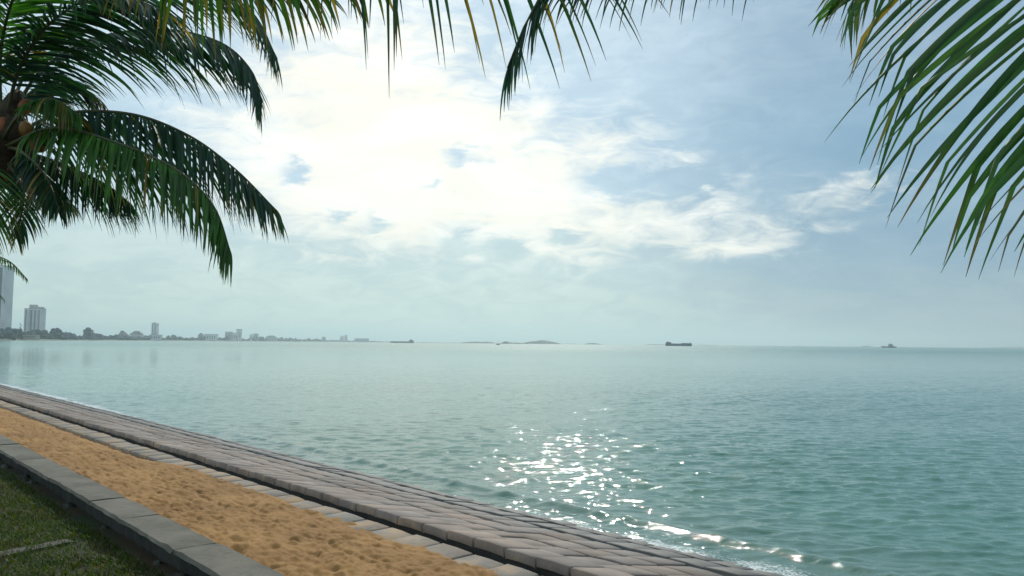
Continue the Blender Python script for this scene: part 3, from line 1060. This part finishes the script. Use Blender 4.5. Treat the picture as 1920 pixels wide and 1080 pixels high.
def ray_xy(px, dist):
    v = CAMR @ Vector(((px - 960) / F, 0, -1.0))
    k = dist / v.y
    return v.x * k, dist


V, Fc = [], []
cols = list(range(-700, 741, 12))
for i, px in enumerate(cols):
    d = shore_y(px)
    w = 60 + 40 * math.sin(i * 0.7)
    tip = min(1, max(0.05, (740 - px) / 120))
    for dd, z in ((0, -0.5), (d * 0.01, 0.9), (d * 0.05, 2.2), (d * 0.30 * tip + w, 3.0), (d * 0.32 * tip + w, -1.0)):
        x, y = ray_xy(px, d + dd)
        V.append((x, y, z))
for i in range(len(cols) - 1):
    for j in range(4):
        a_ = i * 5 + j
        Fc.append((a_, a_ + 5, a_ + 6, a_ + 1))
m_land = m_plain('far_land', (0.16, 0.145, 0.10), 0.95, 0.3, 0.02)
tag(link('far_shore', pymesh('far_shore', V, Fc), m_land), 'low far shore curving along the horizon on the left', 'shore', kind='structure')

m_wood = m_plain('far_foliage', (0.012, 0.046, 0.050), 0.95, 0.45, 0.15, 0.0)
rg = random.Random(77)


def crown_lumps(px, dist, zb, h, wpx, n, seed):
    """a crown of many small clumps, world size from its width in the picture"""
    out = []
    wm = wpx / F * dist
    for i in range(n):
        fx = rg.uniform(-0.5, 0.5)
        x, y = ray_xy(px, dist)
        x += fx * wm
        y += rg.uniform(-0.3, 0.3) * wm
        top = h * (1 - (2 * fx) ** 2 * 0.55) * rg.uniform(0.55, 1.0)
        r = min(0.36 * h, 0.45 * wm) * rg.uniform(0.5, 1.0) + 0.5
        out.append(lump((x, y, zb + max(r * 0.6, top - r)), r, seed + i, 2, 0.5, (1, 1, rg.uniform(0.8, 1.15))))
    return out


# the belt of trees as one far-off wood
parts = []
px = -420
while px < 735:
    d = shore_y(px)
    hpx = float(np.interp(px, [-400, 0, 40, 90, 150, 200, 270, 360, 450, 560, 640, 735], [36, 25, 22, 17, 13.5, 12.5, 11, 9.5, 9, 7, 4.6, 2.4]))
    hpx *= 0.72 + 0.5 * abs(math.sin(px * 0.061)) * rg.uniform(0.7, 1.15)
    h = hpx / F * d
    dd = d * (1.03 + 0.05 * rg.random())
    parts += crown_lumps(px, dd, 0.5, h, 15, 4 if px > 200 else 7, int(px) + 900)
    px += rg.uniform(3.2, 5.5)
v, f = join(parts)
tag(link('woodland', pymesh('woodland', v, f, True), m_wood), 'hazy belt of dark trees along the far shore', 'trees', kind='stuff')


def tree(px, dist, h, wpx, label, conic=False):
    x, y = ray_xy(px, dist)
    e = empty('tree', (x, y, 1.5), label, 'tree', 'trees standing out on the far shore')
    rp, L = catmull([Vector((x, y, 1.2)), Vector((x + 0.2, y, 1.5 + h * 0.3)), Vector((x, y, 1.5 + h * 0.75))], 8)
    vv, ff = tube(rp, [h * 0.035 * (1 - i * 0.08) for i in range(9)], 7)
    link('trunk', pymesh('trunk', vv, ff, True), M['trunk'], e)
    parts = []
    wm = wpx / F * dist
    for i in range(46):
        if conic:
            q = rg.random()
            rr = wm * 0.5 * (1 - q) * rg.uniform(0.2, 1) + 0.2
            th = rg.random() * 6.28
            c = (x + rr * math.cos(th), y + rr * math.sin(th), 1.5 + h * (0.2 + 0.8 * q))
            parts.append(lump(c, wm * 0.13 * (1.15 - q), i, 2, 0.5))
        else:
            th, q = rg.random() * 6.28, rg.uniform(-1, 1)
            rr = wm * 0.42 * math.sqrt(max(0, 1 - q * q)) * rg.uniform(0.6, 1)
            c = (x + rr * math.cos(th), y + rr * math.sin(th), 1.5 + h * (0.62 + 0.30 * q))
            parts.append(lump(c, wm * 0.13 * rg.uniform(0.6, 1.1), i, 2, 0.5))
    v, f = join(parts)
    link('crown', pymesh('crown', v, f, True), m_wood, e)


def hh(px, ytop, dist):
    """height in metres that reaches picture row ytop at that distance"""
    return at(px, ytop, dist).z


tree(42, 1080, hh(42, 606, 1080), 9, 'pointed dark tree between the two left towers', True)
tree(170, 1560, hh(170, 616, 1560), 20, 'broad round tree crown standing above the shore left of the slim tower')
tree(233, 1900, hh(233, 621, 1900), 13, 'smaller round tree crown next to the hip-roofed house on the far shore')
tree(110, 1330, hh(110, 617, 1330), 24, 'wide flat-topped tree crown just right of the twin-block tower')


def box(V, Fc, x0, x1, y0, y1, z0, z1):
    i = len(V)
    V += [(x0, y0, z0), (x1, y0, z0), (x1, y1, z0), (x0, y1, z0), (x0, y0, z1), (x1, y0, z1), (x1, y1, z1), (x0, y1, z1)]
    Fc += [(i, i + 3, i + 2, i + 1), (i + 4, i + 5, i + 6, i + 7), (i, i + 1, i + 5, i + 4), (i + 1, i + 2, i + 6, i + 5), (i + 2, i + 3, i + 7, i + 6), (i + 3, i, i + 4, i + 7)]


def boxes(*bs):
    V, Fc = [], []
    for b in bs: box(V, Fc, *b)
    return V, Fc


m_wall = m_plain('pale_tower_render', (0.60, 0.60, 0.60), 0.8, 0.12, 0.05)
m_wall2 = m_plain('grey_render', (0.34, 0.34, 0.33), 0.8, 0.15, 0.05)
m_glass = m_plain('dark_window_band', (0.05, 0.085, 0.11), 0.35, 0.2, 0.1)
m_roof = m_plain('roof_dark', (0.17, 0.15, 0.14), 0.85, 0.2, 0.1)
m_red = m_plain('roof_red', (0.30, 0.13, 0.08), 0.85, 0.2, 0.1)


def tower(px0, px1, ytop, dist, label, strips, roof=None, depth=None, mat=None, slabs=True):
    xa, _ = ray_xy(px0, dist)
    xb, _ = ray_xy(px1, dist)
    w = xb - xa
    dp = depth or w * 0.7
    ht = hh((px0 + px1) / 2, ytop, dist)
    e = empty('apartment_tower', ((xa + xb) / 2, dist + dp / 2, 1.5), label, 'tower block')
    y0 = dist
    link('wall', pymesh('wall', *boxes((xa, xb, y0, y0 + dp, 1.0, ht))), mat or m_wall, e)
    # upright bays: recessed window strips and proud balcony stacks
    for (f0, f1, kind) in strips:
        u0, u1 = xa + w * f0, xa + w * f1
        if kind == 'w':
            V, Fc = boxes((u0, u1, y0 - 0.25, y0 - 0.01, 6.0, ht - 3.0))
            link('window_strip', pymesh('window_strip', V, Fc), m_glass, e)
        else:
            pr = [(y0 - 0.02, 5.0)]
            z = 6.0
            while z < ht - 4:          # one folded front: parapet out, opening in
                pr += [(y0 - 0.5, z), (y0 - 1.8, z + 0.01), (y0 - 1.8, z + 1.3), (y0 - 0.5, z + 1.31)]
                z += 3.2
            pr.append((y0 - 0.02, z))
            k = len(pr)
            V = [(u0, y, z_) for y, z_ in pr] + [(u1, y, z_) for y, z_ in pr]
            Fc = [(i, i + 1, k + i + 1, k + i) for i in range(k - 1)] + [(k - 1, 0, k, 2 * k - 1)]
            Fc += [tuple(range(k - 1, -1, -1)), tuple(range(k, 2 * k))]
            link('balcony_stack', pymesh('balcony_stack', V, Fc), m_wall, e)
    if roof:
        for (f0, f1, yt) in roof:
            zt = hh((px0 + px1) / 2, yt, dist)
            link('roof_block', pymesh('roof_block', *boxes((xa + w * f0, xa + w * f1, y0 + dp * 0.15, y0 + dp * 0.8, ht + 0.02, zt))), m_wall2, e)
    V, Fc = boxes((xa - 0.4, xb + 0.4, y0 - 0.4, y0 + dp + 0.4, ht - 1.2, ht - 0.1))
    link('parapet', pymesh('parapet', V, Fc), m_wall2, e)
    return e


tower(-90, 7, 497, 1130, 'very tall pale tower block at the left edge, striped with upright window bands',
      [(0.06, 0.16, 'w'), (0.20, 0.34, 'b'), (0.38, 0.46, 'w'), (0.52, 0.64, 'b'), (0.68, 0.75, 'w'), (0.80, 0.88, 'b'), (0.90, 0.96, 'w')], [(0.2, 0.7, 486)], 22)
tower(48, 78, 578, 1480, 'twin-bayed white tower block with a raised middle, standing right of the tallest one',
      [(0.06, 0.14, 'w'), (0.18, 0.32, 'b'), (0.38, 0.50, 'w'), (0.62, 0.72, 'w'), (0.74, 0.86, 'b'), (0.90, 0.96, 'w')], [(0.24, 0.55, 571), (0.72, 0.95, 575)], 18)
tower(287, 296, 606, 2500, 'slim lone grey tower rising from the middle of the far shore', [(0.1, 0.28, 'w'), (0.36, 0.62, 'b'), (0.7, 0.9, 'w')], [(0.15, 0.6, 604.5)], 18)


def house(px0, px1, ytop, dist, label, hip=True, mat=None, cat='building', group='low buildings along the far shore'):
    xa, _ = ray_xy(px0, dist)
    xb, _ = ray_xy(px1, dist)
    w = xb - xa
    dp = max(8.0, w * 0.5)
    ht = hh((px0 + px1) / 2, ytop, dist)
    e = empty('shore_building', ((xa + xb) / 2, dist + dp / 2, 1.5), label, cat, group)
    zw = 1.5 + (ht - 1.5) * (0.62 if hip else 0.93)
    link('wall', pymesh('wall', *boxes((xa, xb, dist, dist + dp, 0.8, zw))), mat or m_wall, e)
    if hip:
        o = w * 0.03
        V = [(xa - o, dist - 1, zw + .02), (xb + o, dist - 1, zw + .02), (xb + o, dist + dp + 1, zw + .02), (xa - o, dist + dp + 1, zw + .02),
             (xa + w * 0.3, dist + dp / 2, ht), (xb - w * 0.3, dist + dp / 2, ht)]
        Fc = [(0, 3, 2, 1), (0, 1, 5, 4), (1, 2, 5), (2, 3, 4, 5), (3, 0, 4)]
        link('roof', pymesh('roof', V, Fc), m_roof, e)
    else:
        link('roof', pymesh('roof', *boxes((xa - 0.5, xb + 0.5, dist - 0.5, dist + dp + 0.5, zw + 0.02, ht))), m_wall2, e)
    n = max(2, min(6, int((px1 - px0) / 4)))
    for i in range(n):
        u = xa + w * (i + 0.25) / n
        link('window', pymesh('window', *boxes((u, u + w * 0.45 / n, dist - 0.15, dist - 0.01, 1.5 + (zw - 1.5) * 0.3, 1.5 + (zw - 1.5) * 0.75))), m_glass, e)
    return e


house(47, 72, 627.5, 1130, 'long low sand-coloured building at the water below the twin-bayed tower', False, m_plain('sandy_render', (0.46, 0.40, 0.27), 0.85, 0.15, 0.05))
house(227, 241, 622.5, 1880, 'low grey house with a hipped roof left of the slim tower', True, m_wall2)
house(247, 268, 620.5, 1980, 'wide house under a dark hipped roof just left of the slim tower', True)
house(286, 304, 627.5, 1900, 'low white hall at the foot of the slim tower', False)
house(374, 384, 624.5, 2500, 'small hip-roofed house left of a long pale block at the middle of the far shore', True)
house(386, 408, 626.5, 2550, 'long pale block on the far shore right of the small hip-roofed house', False)
house(425, 437, 622.0, 2800, 'flat-roofed grey block left of the taller pair on the far shore', False, m_wall2)
house(437, 449, 624.0, 2850, 'lower pale block filling the gap between two taller blocks', False)
house(446, 455, 617.0, 2900, 'tallest of the hazy block cluster in the middle of the far shore', False)
house(471, 476, 627.0, 3000, 'narrow pale block right of the hazy cluster', False)
house(478, 486, 625.5, 3050, 'narrow grey block, last of the hazy cluster to the right', False, m_wall2)
house(500, 520, 629.0, 3150, 'long low shed on the thinning right part of the far shore', True)
house(606, 612, 631.5, 3700, 'tiny square building near the end of the far shore', False, m_wall2)
house(640, 646, 630.0, 3900, 'left one of two tiny blocks close together at the shore end', False)
house(648, 653, 628.5, 3920, 'right and taller one of two tiny blocks close together at the shore end', False)
house(667, 692, 634.5, 4050, 'long bluish low hall at the very end of the far shore', False, m_plain('blue_grey_sheet', (0.22, 0.30, 0.38), 0.7, 0.1, 0.05))


# ------------------------------------------------------------------ islands
m_isle = m_plain('island_scrub', (0.040, 0.062, 0.036), 0.95, 0.4, 0.03)


def island(px0, px1, hts, dist, label, rough=0.25):
    n = max(24, int((px1 - px0) * 1.2))
    V, Fc = [], []
    rgx = np.random.RandomState(int(px0))
    for i in range(n + 1):
        f = i / n
        px = px0 + (px1 - px0) * f
        hpx = float(np.interp(f, np.linspace(0, 1, len(hts)), hts)) * (1 + rough * (rgx.rand() - 0.5) * 2)
        z = hpx / F * dist
        w = (px1 - px0) / F * dist * 0.22 * (0.25 + math.sin(math.pi * f)) + 4
        x, _ = ray_xy(px, dist)
        for dy_, k in ((-1, -0.0), (-0.7, 0.35), (-0.35, 0.8), (0, 1.0), (0.4, 0.75), (0.8, 0.3), (1, 0)):
            V.append((x + rgx.uniform(-1, 1) * 0.3, dist + dy_ * w, (z * k * (1 + 0.25 * (rgx.rand() - .5))) if k > 0.01 else -0.6))
    for i in range(n):
        for j in range(6):
            q = i * 7 + j
            Fc.append((q, q + 7, q + 8, q + 1))
    o = recenter(link('island', pymesh('island', V, Fc, True), m_isle))
    tag(o, label, 'island', kind='structure')


island(690, 738, [0.3, 1.0, 1.2, 0.8, 0.5], 4600, 'thin spit of land at the end of the far shore')
island(776, 872, [0.4, 1.2, 0.8, 0.7, 0.9, 0.6], 5200, 'long thin spit on the horizon right of the dark barge')
island(866, 930, [0.8, 2.6, 3.2, 2.8, 3.0, 1.2], 3600, 'low flat dark islet on the horizon')
island(938, 990, [0.5, 4.6, 2.4, 2.4, 1.4, 2.0], 2700, 'rocky islet touching the foot of the hill island')
island(980, 1052, [0.5, 3.8, 4.4, 5.2, 7.6, 6.2, 4.8, 3.2, 0.5], 3400, 'wooded hill island in the middle of the horizon', 0.12)
island(1050, 1090, [0.3, 0.9, 0.8, 0.3], 4600, 'sliver of land right of the hill island')
island(1096, 1128, [0.5, 2.2, 2.4, 1.8, 0.4], 3400, 'small flat islet right of the hill island')
island(1208, 1250, [0.3, 1.2, 1.4, 0.8], 4400, 'faint sliver of land left of the barge')
island(1298, 1345, [0.6, 1.0, 0.8, 0.3], 4800, 'faint sliver of land right of the barge')
island(1612, 1634, [0.4, 2.0, 1.6, 0.4], 4300, 'faint small islet left of the lone workboat')
island(1840, 1990, [0.3, 1.4, 1.8, 1.6, 1.8], 6200, 'faint low land at the right end of the horizon')


# ------------------------------------------------------------------ ships
m_hull = m_plain('dark_hull', (0.020, 0.032, 0.040), 0.5, 0.3, 0.2)
m_hullb = m_plain('blue_hull', (0.020, 0.045, 0.085), 0.5, 0.3, 0.2)
m_deck = m_plain('ship_house', (0.20, 0.22, 0.22), 0.6, 0.2, 0.3)
m_dkhouse = m_plain('dark_ship_house', (0.05, 0.07, 0.075), 0.6, 0.2, 0.3)


def hull_mesh(x0, x1, y, beam, free, bow=+1, sheer=0.0, rake=0.06):
    """ship's hull: raked bow, square stern, sheer to the ends"""
    n = 22
    V, Fc = [], []
    L = x1 - x0
    for i in range(n + 1):
        f = i / n
        x = x0 + L * f
        g = f if bow > 0 else 1 - f
        b = beam * 0.5 * (1 - max(0, (g - 0.80) / 0.20) ** 2 * 0.93) * (0.9 + 0.1 * min(1, g / 0.1))
        top = free * (1 + sheer * (2 * g - 1) ** 2 * (1.6 if g > 0.5 else 0.8))
        rk = max(0, (g - 0.85) / 0.15) * L * rake * bow
        for yy, z, r in ((-b, top, rk), (-b * 0.92, 0.0, 0), (-b * 0.6, -0.8, 0), (b * 0.6, -0.8, 0), (b * 0.92, 0, 0), (b, top, rk)):
            V.append((x + r, y + yy, z))
    for i in range(n):
        for j in range(6):
            q, k = i * 6 + j, i * 6 + (j + 1) % 6
            Fc.append((q, k, k + 6, q + 6))
    Fc.append((0, 1, 2, 3, 4, 5)); Fc.append(tuple(n * 6 + j for j in (5, 4, 3, 2, 1, 0)))
    return pymesh('hull', V, Fc)


def span(px0, px1, d):
    return ray_xy(px0, d)[0], ray_xy(px1, d)[0]


# barge at 1248-1296
d = 1350.0
x0, x1 = span(1248, 1296, d)
L = x1 - x0
e = empty('cargo_barge', ((x0 + x1) / 2, d, 0), 'long dark blue cargo barge with a raised stern at its left end', 'barge')
link('hull', hull_mesh(x0, x1, d, 9, 4.1, +1, 0.05, 0.015), m_hullb, e)
link('bulwark', pymesh('bulwark', *boxes((x0 + L * 0.62, x1 - L * 0.03, d - 3.6, d + 3.6, 4.12, 4.9))), m_hull, e)
hs = link('deckhouse', pymesh('deckhouse', *boxes((x0 + L * 0.02, x0 + L * 0.19, d - 3, d + 3, 4.2, 6.3), (x0 + L * 0.04, x0 + L * 0.10, d - 2, d + 2, 6.32, 7.2))), m_dkhouse, e)
link('mast', pymesh('mast', *tube([Vector((x1 - 1.5, d, 4.9)), Vector((x1 - 1.5, d, 7.6))], [0.18, 0.12], 6)), m_hull, e)
# workboat at 1652-1680
d = 1700.0
x0, x1 = span(1652, 1677, d)
L = x1 - x0
e = empty('workboat', ((x0 + x1) / 2, d, 0), 'lone small workboat with a tall wheelhouse on the right of the horizon', 'boat')
link('hull', hull_mesh(x0, x1, d, 7, 2.3, -1, 0.25, 0.10), m_hull, e)
wh = link('wheelhouse', pymesh('wheelhouse', *boxes((x0 + L * 0.46, x0 + L * 0.78, d - 2.2, d + 2.2, 2.35, 5.6), (x0 + L * 0.49, x0 + L * 0.66, d - 1.8, d + 1.8, 5.62, 7.8))), m_deck, e)
link('funnel', pymesh('funnel', *tube([Vector((x0 + L * 0.72, d, 5.65)), Vector((x0 + L * 0.73, d, 7.6))], [0.9, 0.75], 10)), m_dkhouse, e)
link('mast', pymesh('mast', *tube([Vector((x0 + L * 0.57, d, 7.8)), Vector((x0 + L * 0.57, d, 11.5))], [0.22, 0.14], 6)), m_hull, e)
# long low vessel at 733-778
d = 2300.0
x0, x1 = span(734, 778, d)
L = x1 - x0
e = empty('flat_barge', ((x0 + x1) / 2, d, 0), 'long flat dark barge with its deckhouse at the right end, off the far shore', 'barge')
link('hull', hull_mesh(x0, x1, d, 12, 4.4, -1, 0.03, 0.01), m_hull, e)
link('deckhouse', pymesh('deckhouse', *boxes((x0 + L * 0.80, x0 + L * 0.96, d - 4, d + 4, 4.45, 8.2), (x0 + L * 0.85, x0 + L * 0.90, d - 2, d + 2, 8.22, 10.4))), m_dkhouse, e)
# tiny mast boat at 935
d = 1000.0
x0, x1 = span(931.5, 938, d)
L = x1 - x0
e = empty('fishing_boat', ((x0 + x1) / 2, d, 0), 'tiny fishing boat with a single upright mast left of the hill island', 'boat')
link('hull', hull_mesh(x0, x1, d, 1.6, 0.9, +1, 0.3, 0.1), m_hull, e)
link('cabin', pymesh('cabin', *boxes((x0 + L * 0.25, x0 + L * 0.5, d - 0.6, d + 0.6, 0.92, 2.0))), m_deck, e)
link('mast', pymesh('mast', *tube([Vector((x0 + L * 0.6, d, 0.9)), Vector((x0 + L * 0.6, d, 4.2))], [0.12, 0.08], 6)), m_hull, e)

# ------------------------------------------------------------------ haze over the sea
V, Fc = boxes((-13500, 13500, -400, 13500, -4.0, 150.0))
hz = link('haze', pymesh('haze', V, Fc), None)
hm = bpy.data.materials.new('haze')
hm.use_nodes = True
t = hm.node_tree
t.nodes.clear()
o = t.nodes.new('ShaderNodeOutputMaterial')
pv = t.nodes.new('ShaderNodeVolumePrincipled')
pv.inputs['Color'].default_value = (0.74, 0.95, 0.97, 1)
pv.inputs['Density'].default_value = 1.95e-4
pv.inputs['Anisotropy'].default_value = 0.5
t.links.new(pv.outputs[0], o.inputs['Volume'])
hz.data.materials.append(hm)
tag(hz, 'pale sea haze lying over the water and the far shore', 'haze', kind='stuff')
